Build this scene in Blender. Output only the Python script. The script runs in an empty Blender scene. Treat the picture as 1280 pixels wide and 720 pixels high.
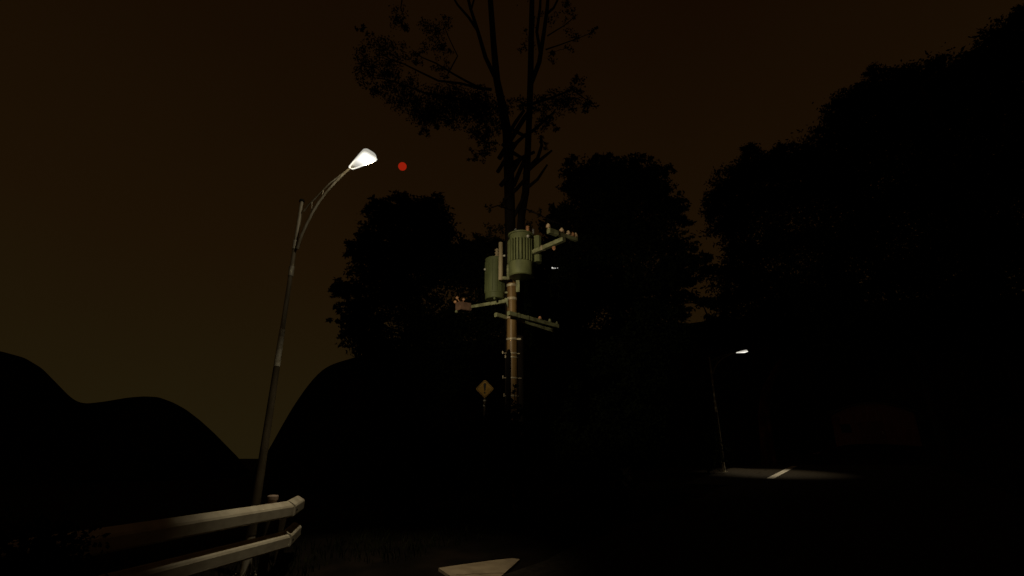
import bpy, bmesh, math, random
import numpy as np
from mathutils import Vector, Matrix

S = bpy.context.scene
C = S.collection

# ------------------------------------------------------------------ camera
PITCH = math.radians(18.8)
EYE = Vector((0.0, 0.0, 1.6))
F = 360.0 / math.tan(math.radians(30.0))
SP, CP = math.sin(PITCH), math.cos(PITCH)
cam_d = bpy.data.cameras.new('camera')
cam_d.sensor_fit = 'VERTICAL'
cam_d.angle = math.radians(60.0)
cam_d.clip_start = 0.05
cam_d.clip_end = 9000.0
cam = bpy.data.objects.new('camera', cam_d)
cam.location = EYE
cam.rotation_euler = (math.radians(90.0) + PITCH, 0, 0)
C.objects.link(cam)
S.camera = cam

# ------------------------------------------------------------------ night sky
W = bpy.data.worlds.new('World')
S.world = W
W.use_nodes = True
nt = W.node_tree
nt.nodes.clear()
wo = nt.nodes.new('ShaderNodeOutputWorld')
bg = nt.nodes.new('ShaderNodeBackground')
tc = nt.nodes.new('ShaderNodeTexCoord')
sx = nt.nodes.new('ShaderNodeSeparateXYZ')
rp = nt.nodes.new('ShaderNodeValToRGB')
no = nt.nodes.new('ShaderNodeTexNoise')
no.inputs['Scale'].default_value = 1.7
no.inputs['Detail'].default_value = 3.0
ma = nt.nodes.new('ShaderNodeMath'); ma.operation = 'MULTIPLY_ADD'
ma.inputs[1].default_value = 0.30
ma2 = nt.nodes.new('ShaderNodeMath'); ma2.operation = 'MULTIPLY_ADD'
ma2.inputs[1].default_value = 0.04          # the right is a little darker
L = nt.links.new
L(tc.outputs['Generated'], sx.inputs[0])
L(tc.outputs['Generated'], no.inputs['Vector'])
L(no.outputs['Fac'], ma.inputs[0])
L(sx.outputs['Z'], ma.inputs[2])
L(sx.outputs['X'], ma2.inputs[0])
L(ma.outputs[0], ma2.inputs[2])
L(ma2.outputs[0], rp.inputs[0])
L(rp.outputs[0], bg.inputs[0])
L(bg.outputs[0], wo.inputs[0])
e = rp.color_ramp.elements
e[0].position = 0.0;  e[0].color = (0.0150, 0.0109, 0.0033, 1)
e[1].position = 0.95; e[1].color = (0.0066, 0.0026, 0.0006, 1)
m_ = e.new(0.50);     m_.color = (0.0116, 0.0056, 0.0014, 1)
bg.inputs[1].default_value = 1.0

vs = S.view_settings
vs.view_transform = 'Standard'
vs.look = 'None'
vs.exposure = 0.0
vs.gamma = 1.0
vs.use_curve_mapping = False

NEAR_BEAM = 330.0      # watts, the near street lamp's downward beam
NEAR_SPILL = 540.0     # watts, added spot for its sideways spill, aimed at the utility pole
FAR_BEAM = 720.0
ARM_FILL = 16.0

# ------------------------------------------------------------------ helpers
R = random.Random(7)
NR = np.random.default_rng(11)
ROADDIR = Vector((0.556, 0.831, 0)).normalized()      # the white line on the left side of the carriageway
ROADLEFT = Vector((-ROADDIR.y, ROADDIR.x, 0))
ROADMID = Vector((-3.4, 1.25, 0))

def sm(a, b, x):
    t = np.clip((x - a) / (b - a), 0, 1)
    return t * t * (3 - 2 * t)

def gz(x, y):
    """height of the ground"""
    x = np.asarray(x, float); y = np.asarray(y, float)
    rise = 0.046 * np.clip(y - 7.0, 0, 24.0) - 0.012 * np.clip(y - 33.0, 0, 60)
    pl = ROADLEFT.x * (x - ROADMID.x) + ROADLEFT.y * (y - ROADMID.y)
    z = rise - 5.0 * sm(5.0, 24.0, pl) + 5.5 * sm(8.0, 20.0, -pl)
    bump = 0.05 * np.sin(x * 1.3 + 0.4 * y) * np.sin(y * 0.9 + 1.0) * sm(3.6, 6.0, np.abs(pl + 3.2))
    z = z + 2.4 * np.exp(-(((x - 39.5) / 9.0) ** 2 + ((y - 57.0) / 8.0) ** 2))
    far = sm(75, 160, np.hypot(x, y))
    return (z + bump) * (1 - far) + far * (-5.0)

def G(x, y): return float(gz(x, y))

def ray(px, py):
    r = (px - 640.0) / F; u = (360.0 - py) / F
    return Vector((r, CP - u * SP, SP + u * CP))

def at(px, py, y):
    """the point at forward distance y seen in that direction"""
    d = ray(px, py)
    return EYE + d * (y / d.y)

class MB:
    def __init__(s): s.v = []; s.f = []; s.sm = []
    def add(s, vs, fs, smooth=False):
        n = len(s.v); s.v += [tuple(v) for v in vs]
        s.f += [tuple(i + n for i in f) for f in fs]
        s.sm += [smooth] * len(fs)
        return s
    def tube(s, pts, rad, seg=10, cap=True):
        pts = [Vector(p) for p in pts]
        if not hasattr(rad, '__len__'): rad = [rad] * len(pts)
        rings = []; ref = None
        for i, p in enumerate(pts):
            d = (pts[min(i + 1, len(pts) - 1)] - pts[max(i - 1, 0)]).normalized()
            if ref is None:
                ref = Vector((0, 0, 1)) if abs(d.z) < 0.9 else Vector((1, 0, 0))
            a = (ref - d * ref.dot(d)).normalized(); b = d.cross(a); ref = a
            rings.append([p + (a * math.cos(2 * math.pi * k / seg) + b * math.sin(2 * math.pi * k / seg)) * rad[i] for k in range(seg)])
        vs = [v for r in rings for v in r]; fs = []
        for i in range(len(pts) - 1):
            for k in range(seg):
                k2 = (k + 1) % seg
                fs.append((i * seg + k, i * seg + k2, (i + 1) * seg + k2, (i + 1) * seg + k))
        s.add(vs, fs, True)
        if cap:
            s.add(rings[0], [tuple(reversed(range(seg)))]); s.add(rings[-1], [tuple(range(seg))])
        return s
    def lathe(s, prof, c=(0, 0, 0), seg=28, smooth=True):
        """profile of (radius, z); flat ends closed; each profile edge keeps its own ring so that corners stay sharp"""
        c = Vector(c)
        for (r0, z0), (r1, z1) in zip(prof[:-1], prof[1:]):
            vs = []
            for (r, z) in ((r0, z0), (r1, z1)):
                for k in range(seg):
                    a = 2 * math.pi * k / seg
                    vs.append(c + Vector((r * math.cos(a), r * math.sin(a), z)))
            s.add(vs, [(k, (k + 1) % seg, seg + (k + 1) % seg, seg + k) for k in range(seg)], smooth)
        return s
    def beam(s, p0, p1, w, h, bev=0.0, up=(0, 0, 1)):
        """bar of width w and height h from p0 to p1"""
        p0 = Vector(p0); p1 = Vector(p1); d = (p1 - p0).normalized(); up = Vector(up)
        if abs(d.dot(up)) > 0.95: up = Vector((1, 0, 0))
        a = d.cross(up).normalized(); b = a.cross(d)
        w /= 2; h /= 2
        c = bev or min(w, h) * 0.18
        sec = [(-w + c, -h), (w - c, -h), (w, -h + c), (w, h - c), (w - c, h), (-w + c, h), (-w, h - c), (-w, -h + c)]
        vs = [p + a * x + b * z for p in (p0, p1) for x, z in sec]
        n = 8
        fs = [(k, (k + 1) % n, n + (k + 1) % n, n + k) for k in range(n)]
        fs += [tuple(reversed(range(n))), tuple(range(n, 2 * n))]
        return s.add(vs, fs)
    def ball(s, c, r, sz=1.0, seg=12, rings=8):
        return s.lathe([(max(1e-4, r * math.sin(math.pi * i / rings)), -r * sz * math.cos(math.pi * i / rings)) for i in range(rings + 1)], c, seg)
    def loft(s, secs, smooth=True, cap=True):
        n = len(secs[0]); vs = [v for q in secs for v in q]; fs = []
        for i in range(len(secs) - 1):
            for k in range(n):
                k2 = (k + 1) % n
                fs.append((i * n + k, i * n + k2, (i + 1) * n + k2, (i + 1) * n + k))
        s.add(vs, fs, smooth)
        if cap: s.add(secs[0], [tuple(reversed(range(n)))]); s.add(secs[-1], [tuple(range(n))])
        return s
    def build(s, name, mat, parent=None, origin=None):
        me = bpy.data.meshes.new(name)
        o_ = Vector(origin) if origin is not None else Vector((0, 0, 0))
        base = Vector(parent['_o']) if parent is not None and '_o' in parent else o_
        me.from_pydata([tuple(Vector(v) - base) for v in s.v], [], s.f)
        me.polygons.foreach_set('use_smooth', s.sm)
        me.materials.append(mat)
        me.validate(); me.update()
        ob = bpy.data.objects.new(name, me); C.objects.link(ob)
        if parent is not None:
            ob.parent = parent
            ob['_o'] = parent['_o']
        else: ob.location = base; ob['_o'] = tuple(base)
        return ob

def tag(o, label=None, cat=None, group=None, kind=None):
    if label: o['label'] = label
    if cat: o['category'] = cat
    if group: o['group'] = group
    if kind: o['kind'] = kind
    return o

def thing(name, label, cat, loc, group=None):
    o = bpy.data.objects.new(name, None); C.objects.link(o)
    o.location = loc; o['_o'] = tuple(loc); o.empty_display_size = 0.3
    return tag(o, label, cat, group)

def mat(name, col, rough=0.8, metal=0.0, col2=None, scale=6.0, bump=0.0, stretch=(1, 1, 1), lo=0.4, hi=0.62, spec=0.3):
    m = bpy.data.materials.new(name); m.use_nodes = True
    n = m.node_tree.nodes; l = m.node_tree.links.new
    b = n['Principled BSDF']
    b.inputs['Roughness'].default_value = rough
    b.inputs['Metallic'].default_value = metal
    b.inputs['Specular IOR Level'].default_value = spec
    t = n.new('ShaderNodeTexCoord'); mp = n.new('ShaderNodeMapping'); mp.inputs['Scale'].default_value = stretch
    nz = n.new('ShaderNodeTexNoise'); nz.inputs['Scale'].default_value = scale; nz.inputs['Detail'].default_value = 6
    l(t.outputs['Object'], mp.inputs[0]); l(mp.outputs[0], nz.inputs['Vector'])
    r = n.new('ShaderNodeValToRGB')
    r.color_ramp.elements[0].position = lo; r.color_ramp.elements[1].position = hi
    c2 = col2 or tuple(c * 0.75 for c in col)
    r.color_ramp.elements[0].color = (*c2, 1); r.color_ramp.elements[1].color = (*col, 1)
    l(nz.outputs['Fac'], r.inputs[0]); l(r.outputs[0], b.inputs['Base Color'])
    if bump:
        bp = n.new('ShaderNodeBump'); bp.inputs['Strength'].default_value = bump; bp.inputs['Distance'].default_value = 0.02
        l(nz.outputs['Fac'], bp.inputs['Height']); l(bp.outputs[0], b.inputs['Normal'])
    return m

def emit(name, col, strength):
    m = bpy.data.materials.new(name); m.use_nodes = True
    b = m.node_tree.nodes['Principled BSDF']
    b.inputs['Base Color'].default_value = (*[min(1, c) * 0.6 for c in col], 1)
    b.inputs['Emission Color'].default_value = (*col, 1)
    b.inputs['Emission Strength'].default_value = strength
    return m

M = dict(
    soil=mat('soil', (0.016, 0.011, 0.007), 0.95, col2=(0.008, 0.006, 0.004), scale=1.5, bump=0.6, spec=0.05),
    asphalt=mat('asphalt', (0.040, 0.032, 0.023), 0.92, col2=(0.025, 0.020, 0.014), scale=9, bump=0.5, spec=0.1),
    paint=mat('road_paint', (0.62, 0.57, 0.48), 0.8, col2=(0.30, 0.26, 0.20), scale=5, bump=0.3, lo=0.3, hi=0.5),
    hill=mat('hill_scrub', (0.018, 0.020, 0.010), 1.0, col2=(0.010, 0.011, 0.006), scale=0.05, spec=0.0),
    leaf=mat('leaves', (0.018, 0.022, 0.008), 0.8, col2=(0.009, 0.012, 0.0045), scale=1.2, spec=0.0),
    leaf_dry=mat('dry_leaves', (0.034, 0.028, 0.012), 0.75, col2=(0.018, 0.016, 0.008), scale=1.5, spec=0.0),
    bark=mat('bark', (0.035, 0.026, 0.018), 0.95, col2=(0.016, 0.012, 0.009), scale=5, bump=0.7, stretch=(1, 1, 0.2), spec=0.05),
    grass=mat('grass_blades', (0.034, 0.034, 0.011), 0.85, col2=(0.006, 0.007, 0.003), scale=2, spec=0.1),
    rail=mat('white_rail_paint', (0.66, 0.60, 0.46), 0.55, col2=(0.48, 0.42, 0.31), scale=4, bump=0.08, stretch=(1, 1, 2), lo=0.3, hi=0.6),
    railpost=mat('weathered_post', (0.36, 0.27, 0.21), 0.7, col2=(0.24, 0.17, 0.13), scale=9, bump=0.2),
    gap=mat('joint_sleeve', (0.02, 0.018, 0.015), 0.8),
    galv=mat('galvanised_steel', (0.46, 0.42, 0.33), 0.55, 0.1, col2=(0.26, 0.22, 0.15), scale=2.2, bump=0.1, stretch=(3, 3, 0.7), lo=0.42, hi=0.6),
    galvclean=mat('clean_galvanised_sleeve', (0.62, 0.59, 0.48), 0.5, 0.2, col2=(0.3, 0.26, 0.18), scale=7, lo=0.35, hi=0.5),
    dark_brown=mat('darkened_brown', (0.095, 0.075, 0.045), 0.75, col2=(0.05, 0.038, 0.022), scale=3, stretch=(2, 2, 0.6), spec=0.1),
    shed_wall=mat('red_brown_board', (0.24, 0.088, 0.036), 0.85, col2=(0.16, 0.055, 0.022), scale=3, stretch=(3, 3, 0.3)),
    shed_roof=mat('dull_roof_sheet', (0.10, 0.085, 0.07), 0.7),
    shed_door=mat('brown_door', (0.16, 0.065, 0.03), 0.8),
    redbark=mat('reddish_bark', (0.20, 0.06, 0.032), 0.9, col2=(0.08, 0.026, 0.016), scale=2.5, bump=0.4, stretch=(1, 1, 0.3)),
    darkcap=mat('black_cap', (0.012, 0.010, 0.008), 0.8),
    wood=mat('pole_brown', (0.30, 0.185, 0.066), 0.42, col2=(0.165, 0.095, 0.034), scale=7, bump=0.12, stretch=(2.5, 2.5, 0.12), lo=0.35, hi=0.65),
    band=mat('steel_band', (0.62, 0.54, 0.36), 0.5, 0.2, col2=(0.4, 0.32, 0.2), scale=12),
    green=mat('transformer_green', (0.205, 0.222, 0.095), 0.5, col2=(0.145, 0.16, 0.068), scale=3.5, bump=0.05, stretch=(1, 1, 0.5)),
    greend=mat('old_transformer_green', (0.125, 0.142, 0.055), 0.6, col2=(0.085, 0.100, 0.038), scale=3, stretch=(1, 1, 0.4)),
    arm=mat('crossarm_paint', (0.32, 0.33, 0.17), 0.6, 0.1, col2=(0.17, 0.17, 0.085), scale=5, lo=0.38, hi=0.55),
    beige=mat('beige_conduit', (0.44, 0.36, 0.22), 0.6, col2=(0.33, 0.26, 0.15), scale=4, stretch=(1, 1, 0.3)),
    porcelain=mat('porcelain', (0.80, 0.62, 0.40), 0.35, col2=(0.62, 0.42, 0.24), scale=8, spec=0.5),
    terra=mat('orange_porcelain', (0.72, 0.38, 0.18), 0.35, col2=(0.5, 0.24, 0.12), scale=8, spec=0.5),
    boxpink=mat('dull_pink_box', (0.25, 0.145, 0.095), 0.6, col2=(0.17, 0.10, 0.065), scale=7),
    matt_black=mat('matt_black_tube', (0.007, 0.006, 0.005), 0.9, spec=0.05),
    yellow=mat('sign_yellow', (0.38, 0.21, 0.018), 0.6, col2=(0.27, 0.145, 0.011), scale=9, lo=0.3, hi=0.5),
    black=mat('sign_black', (0.012, 0.011, 0.010), 0.6),
    red=mat('red_reflector', (0.55, 0.02, 0.02), 0.3, spec=0.5),
    grey=mat('grey_plastic', (0.25, 0.24, 0.22), 0.6),
)

# lamp bowl: brightest under the tube at its outer end, nearly dark by the neck
def lamp_lens():
    m = bpy.data.materials.new('lamp_lens'); m.use_nodes = True
    n = m.node_tree.nodes; l = m.node_tree.links.new
    b = n['Principled BSDF']; b.inputs['Base Color'].default_value = (0.7, 0.68, 0.6, 1); b.inputs['Roughness'].default_value = 0.4
    t = n.new('ShaderNodeUVMap'); s = n.new('ShaderNodeSeparateXYZ'); r = n.new('ShaderNodeValToRGB')
    l(t.outputs[0], s.inputs[0]); l(s.outputs['X'], r.inputs[0])
    for p, c in ((0.0, 0.02), (0.13, 0.035), (0.20, 0.22), (0.36, 0.42), (0.52, 0.8)):
        q = r.color_ramp.elements[0] if p == 0 else r.color_ramp.elements.new(p)
        q.position = p; q.color = (c, c, c, 1)
    r.color_ramp.elements[-1].position = 0.72; r.color_ramp.elements[-1].color = (1, 1, 1, 1)
    mu = n.new('ShaderNodeMath'); mu.operation = 'MULTIPLY'; mu.inputs[1].default_value = 1.5
    l(r.outputs[0], mu.inputs[0]); l(mu.outputs[0], b.inputs['Emission Strength'])
    b.inputs['Emission Color'].default_value = (1.0, 0.96, 0.86, 1)
    return m
M['lens'] = lamp_lens()
M['cover'] = emit('glowing_lamp_hood', (1.0, 0.95, 0.82), 0.42)  # hood's pale lit side is put in as its own dim emission
M['rim'] = emit('glowing_lamp_rim', (1.0, 0.96, 0.84), 0.85)
M['moon'] = emit('red_moon', (0.27, 0.011, 0.003), 1.0)
M['moon'].node_tree.nodes['Principled BSDF'].inputs['Base Color'].default_value = (0.1, 0.02, 0.01, 1)
M['glow_dot'] = emit('tiny_white_dot', (1, 0.97, 0.92), 0.55)

# ------------------------------------------------------------------ ground, hills, road
def grid_axis(lim, near, step):
    a = list(np.arange(-near, near + 1e-6, step)); x = near; st = step
    while x < lim:
        st *= 1.35; x += st; a.append(x); a.insert(0, -x)
    return np.array(a)
ax = grid_axis(4000, 46, 0.8); ay = grid_axis(4000, 46, 0.8)
X, Y = np.meshgrid(ax, ay); Z = gz(X, Y)
b = MB(); nx, ny = len(ax), len(ay)
b.add(np.stack([X.ravel(), Y.ravel(), Z.ravel()], 1).tolist(),
      [(j * nx + i, j * nx + i + 1, (j + 1) * nx + i + 1, (j + 1) * nx + i) for j in range(ny - 1) for i in range(nx - 1)], True)
tag(b.build('ground', M['soil']), kind='structure')

def strip(name, s0, s1, o0, o1, lift, m, step=0.5, nacross=8, ragged=0.0):
    """a strip along the road from s0 to s1 (metres), offset o0..o1 to the left of its middle"""
    b = MB(); n = max(2, int((s1 - s0) / step) + 1); vs = []
    for i in range(n):
        s_ = s0 + (s1 - s0) * i / (n - 1)
        for k in range(nacross + 1):
            o = o0 + (o1 - o0) * k / nacross
            if k in (0, nacross): o += ragged * math.sin(s_ * 2.7 + k) * R.uniform(0.3, 1)
            p = ROADMID + ROADDIR * s_ + ROADLEFT * o
            vs.append((p.x, p.y, G(p.x, p.y) + lift))
    w = nacross + 1
    b.add(vs, [(i * w + k + 1, i * w + k, (i + 1) * w + k, (i + 1) * w + k + 1) for i in range(n - 1) for k in range(nacross)], True)
    return tag(b.build(name, m), kind='structure')
strip('road', -40, 52, -7.2, 0.9, 0.030, M['asphalt'], 0.4, 14, 0.06)
# white line: the length under the far lamp and its fellows
strip('road_shoulder', 22, 39, 0.9, 2.6, 0.030, M['asphalt'], 0.4, 4, 0.03)
strip('white_line', 26.0, 36.5, -0.14, 0.14, 0.036, M['paint'], 0.3, 2)
strip('white_line', 42.0, 50.0, -0.14, 0.14, 0.036, M['paint'], 0.3, 2)
strip('white_line', -14.0, -4.0, -0.14, 0.14, 0.036, M['paint'], 0.3, 2)

# pale paved corner where the lay-by meets the road (its tip lies in the lamp's beam)
def slab():
    pts = []
    for px, py in ((548, 714), (580, 709), (612, 704.5), (640, 701.5), (650, 702.5), (640, 710), (628, 719), (606, 737), (575, 733), (562, 721)):
        d = ray(px, py); q = EYE + d * ((0.07 - EYE.z) / d.z); pts.append((q.x, q.y))
    b = MB(); n = len(pts)
    top = [(x, y, max(G(x, y), 0) + 0.036) for x, y in pts]; bot = [(x, y, z - 0.08) for x, y, z in top]
    b.add(top + bot, [tuple(reversed(range(n)))] + [(k, (k + 1) % n, n + (k + 1) % n, n + k) for k in range(n)])
    o = b.build('paving', M['paint_slab'])
    return tag(o, kind='structure')
ps = mat('pale_concrete', (0.46, 0.36, 0.23), 0.85, col2=(0.34, 0.26, 0.165), scale=4, bump=0.3, lo=0.35, hi=0.6)
n = ps.node_tree.nodes; l = ps.node_tree.links.new
vo = n.new('ShaderNodeTexVoronoi'); vo.feature = 'DISTANCE_TO_EDGE'; vo.inputs['Scale'].default_value = 0.75
nz = n.new('ShaderNodeTexNoise'); nz.inputs['Scale'].default_value = 5
mx = n.new('ShaderNodeVectorMath'); mx.operation = 'MULTIPLY_ADD'; mx.inputs[1].default_value = (0.12, 0.12, 0)
tcs = n.new('ShaderNodeTexCoord')
l(tcs.outputs['Object'], nz.inputs['Vector']); l(nz.outputs['Color'], mx.inputs[0]); l(tcs.outputs['Object'], mx.inputs[2]); l(mx.outputs[0], vo.inputs['Vector'])
cr = n.new('ShaderNodeValToRGB'); cr.color_ramp.elements[0].position = 0.006; cr.color_ramp.elements[1].position = 0.016
cr.color_ramp.elements[0].color = (0.4, 0.37, 0.33, 1); cr.color_ramp.elements[1].color = (1, 1, 1, 1)
l(vo.outputs['Distance'], cr.inputs[0])
mm = n.new('ShaderNodeMixRGB'); mm.blend_type = 'MULTIPLY'; mm.inputs[0].default_value = 1
bs = n['Principled BSDF']; src = bs.inputs['Base Color'].links[0].from_socket
l(src, mm.inputs[1]); l(cr.outputs[0], mm.inputs[2]); l(mm.outputs[0], bs.inputs['Base Color'])
M['paint_slab'] = ps
slab()

def hill(pts, r0, w, fade=(0.06, 0.06)):
    az = []; el = []
    for px, py in pts:
        d = ray(px, py); az.append(math.atan2(d.x, d.y)); el.append(d.z / math.hypot(d.x, d.y))
    az = np.array(az); el = np.array(el)
    A = np.linspace(az[0], az[-1], 220)
    E = np.interp(A, az, el)
    k = np.hanning(9); k /= k.sum(); Ep = np.pad(E, 4, mode='edge'); E = np.convolve(Ep, k, 'valid')
    Rr = np.linspace(r0 - 1.0 * w, r0 + 1.6 * w, 40)
    b = MB(); vs = []
    for r in Rr:
        q = math.cos(min(1, max(-1, (r - r0) / (w if r < r0 else 1.6 * w))) * math.pi / 2) ** 1.3
        for a_, e_ in zip(A, E):
            top = e_ * r0 + 1.6
            vs.append((r * math.sin(a_), r * math.cos(a_), -6.0 + (top + 6.0) * q))
    nA = len(A)
    b.add(vs, [(j * nA + i, j * nA + i + 1, (j + 1) * nA + i + 1, (j + 1) * nA + i) for j in range(len(Rr) - 1) for i in range(nA - 1)], True)
    return tag(b.build('hill', M['hill']), kind='structure')
hill([(-260, 520), (-180, 470), (-90, 442), (-30, 436), (0, 441), (30, 449), (52, 462), (72, 482), (87, 497), (97, 503.5), (108, 505.5), (130, 503), (160, 498), (180, 496.5), (198, 497.5), (216, 504), (232, 512.5), (250, 526), (268, 542), (284, 558), (298, 572), (310, 590)], 300, 110)
hill([(318, 592), (330, 573), (345, 546), (362, 515), (380, 489), (395, 470), (408, 460), (422, 455), (437, 451), (470, 441), (530, 434), (620, 425), (720, 415), (830, 412), (880, 405), (920, 404), (1000, 396), (1100, 380), (1250, 372), (1400, 380), (1600, 420)], 170, 70)

# ------------------------------------------------------------------ the near street lamp
POLE = Vector((-3.76, 7.95, 0)); POLE.z = G(POLE.x, POLE.y)
ARM = Vector((0.83, -0.555, 0)).normalized()
ARMN = Vector((ARM.y, -ARM.x, 0))
def on_arm(px, py, off=0.0):
    d = ray(px, py)
    t = (POLE - EYE).dot(ARMN) / d.dot(ARMN)
    return EYE + d * t

def lamp_point_of_pole(z):
    return Vector((POLE.x, POLE.y, z))

def make_lamp():
    top = on_arm(379, 250); ztop = top.z
    root = thing('street_lamp', 'tall grey street lamp behind the guard rail, large glowing head on a curved arm', 'street lamp', POLE, 'street lamps along the road')
    b = MB()
    zs = [POLE.z - 0.1, POLE.z + 0.3, POLE.z + 1.2, POLE.z + 2.4, 4.0, 5.0, ztop]
    rs = [0.070, 0.066, 0.052, 0.044, 0.037, 0.033, 0.029]
    b.tube([lamp_point_of_pole(z) for z in zs], rs, 18)
    pole = b.build('pole', M['galv'], root)
    b = MB(); b.lathe([(0.001, ztop + 0.035), (0.034, ztop + 0.02), (0.046, ztop - 0.005), (0.046, ztop - 0.03), (0.001, ztop - 0.03)], (POLE.x, POLE.y, 0), 16)
    b.build('cap', M['darkcap'], pole)
    b = MB(); b.lathe([(0.16, 0.0), (0.16, 0.03), (0.001, 0.03)], POLE, 20)
    for k in range(4):
        a = k * math.pi / 2 + 0.6
        b.lathe([(0.014, 0.03), (0.014, 0.075), (0.001, 0.075)], POLE + Vector((0.125 * math.cos(a), 0.125 * math.sin(a), 0)), 6)
    b.build('base_plate', M['galv'], root)
    # sleeve of cleaner metal, and the collar where the arm starts
    def zpole(py):
        d = ray(640 + (352 - 640), py); return EYE.z + d.z * POLE.y / d.y
    b = MB(); z0, z1 = zpole(458), zpole(412)
    b.lathe([(0.036, z0), (0.0485, z0), (0.0445, z1), (0.032, z1)], (POLE.x, POLE.y, 0), 18)
    b.build('sleeve', M['galvclean'], pole)
    b = MB(); z0, z1 = zpole(345), zpole(333)
    b.lathe([(0.025, z0), (0.044, z0), (0.044, z1), (0.025, z1)], (POLE.x, POLE.y, 0), 18)
    b.build('collar', M['galvclean'], root); b = MB()
    zc = on_arm(372, 304).z
    b.lathe([(0.025, zc - 0.1), (0.044, zc - 0.1), (0.044, zc + 0.06), (0.025, zc + 0.06)], (POLE.x, POLE.y, 0), 18)
    b.build('collar', M['galvclean'], root)
    # lower length in a darker brown, its colour offsets the beam's brightness
    z0, z1 = POLE.z + 0.55, zpole(459)
    b = MB(); b.lathe([(0.050, z0), (0.067, z0), (0.048, z1), (0.036, z1)], (POLE.x, POLE.y, 0), 18)
    b.build('lower_dark_sleeve', M['dark_brown'], pole)
    # curved arm, its thin upper tie and two short struts
    ap = [on_arm(*p) for p in ((371.5, 311), (377, 294), (383, 281), (391, 265), (399, 252), (409, 239), (420, 227), (429, 218), (440, 208))]
    b = MB(); b.tube(ap, [0.027, 0.026, 0.024, 0.023, 0.021, 0.020, 0.020, 0.020, 0.020], 12)
    arm = b.build('arm', M['galv'], root)
    tp = [on_arm(*p) for p in ((379.5, 264), (386, 256), (395, 247), (404, 237.5), (413, 228.5), (423, 221), (431, 215))]
    b = MB(); b.tube(tp, 0.013, 8)
    b.build('brace', M['galv'], root)
    b = MB(); b.tube([on_arm(389.5, 269), on_arm(390, 253)], 0.010, 8); b.build('strut', M['galv'], root)
    b = MB(); b.tube([on_arm(402, 248.5), on_arm(404, 238)], 0.010, 8); b.build('strut', M['galv'], root)
    # head: a tapering hood, a rim round its lower edge, a bowl of glass inside the rim
    p0 = on_arm(438.5, 210.0); p1 = on_arm(464.2, 194.3)
    ax_ = (p1 - p0); Lh = ax_.length; ax_.normalize()
    side = ax_.cross(Vector((0, 0, 1))).normalized(); upv = side.cross(ax_)
    prof = [(0.00, 0.034, 0.035), (0.05, 0.050, 0.055), (0.25, 0.078, 0.085), (0.5, 0.108, 0.118), (0.75, 0.138, 0.148), (0.90, 0.152, 0.160), (0.97, 0.138, 0.145), (1.0, 0.105, 0.110)]
    prof = [(u, w * 0.88, h * 0.86) for u, w, h in prof]
    def ring(u, w, h, n=18):
        q = []
        for k in range(n + 1):
            a = math.pi * k / n
            x = w * math.copysign(abs(math.cos(a)) ** 0.6, math.cos(a)); z = 0.84 * h * max(0.0, math.sin(a)) ** 0.55
            q.append(p0 + ax_ * (u * Lh) + side * x + upv * z)
        return q
    b = MB(); b.loft([ring(*q) for q in prof], True, True)
    head = b.build('lamp_head', M['cover'], root)
    # rim
    loop = [p0 + ax_ * (u * Lh) + side * w for u, w, h in prof] + [p0 + ax_ * (u * Lh) - side * w for u, w, h in reversed(prof)]
    b = MB(); b.tube(loop + [loop[0]], 0.012, 8, False)
    b.build('rim', M['rim'], head)
    # glass bowl
    me_v = []; uv = []; rows = []
    for u, w, h in prof:
        uu = 0.03 + 0.95 * u; row = []
        for k in range(9):
            a = -1 + 2 * k / 8
            sag = 0.004 * (1 - a * a) * math.sin(math.pi * min(1, max(0.0, uu))) ** 0.7
            row.append(p0 + ax_ * (uu * Lh) + side * (w - 0.014) * a - upv * (0.002 + sag)); uv.append((uu, k / 8))
        rows.append(row)
    b = MB(); vs = [v for r_ in rows for v in r_]
    b.add(vs, [(i * 9 + k + 1, i * 9 + k, (i + 1) * 9 + k, (i + 1) * 9 + k + 1) for i in range(len(rows) - 1) for k in range(8)], True)
    lens = b.build('lens', M['lens'], head)
    ul = lens.data.uv_layers.new(name='UVMap')
    for lp in lens.data.loops: ul.data[lp.index].uv = uv[lp.vertex_index]
    mid = p0 + ax_ * (0.68 * Lh) - upv * 0.06
    return root, mid
near_lamp, LAMP = make_lamp()

def spot(name, loc, aim, watts, half, blend, col, parent, size=0.06):
    d = bpy.data.lights.new(name, 'SPOT'); d.energy = watts; d.spot_size = 2 * math.radians(half); d.spot_blend = blend
    d.color = col; d.shadow_soft_size = size
    o = bpy.data.objects.new(name, d); C.objects.link(o)
    o.parent = parent
    o.location = Vector(loc) - Vector(parent.location)
    o.rotation_euler = (Vector(aim) - Vector(loc)).to_track_quat('-Z', 'Y').to_euler()
    return o
WARM = (1.0, 0.86, 0.60)
spot('beam', LAMP, (-2.2, 8.1, 0), NEAR_BEAM, 29, 0.8, WARM, near_lamp)
spot('arm_fill', LAMP - ARMN * math.copysign(0.16, ARMN.y) - Vector((0, 0, 0.02)), on_arm(385, 272), ARM_FILL, 48, 1.0, WARM, near_lamp, 0.04)  # added spot aimed back at the arm and brace to brighten them
spot('side_light', LAMP, (0.2, 12.8, 6.5), NEAR_SPILL, 37, 1.0, WARM, near_lamp)

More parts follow.
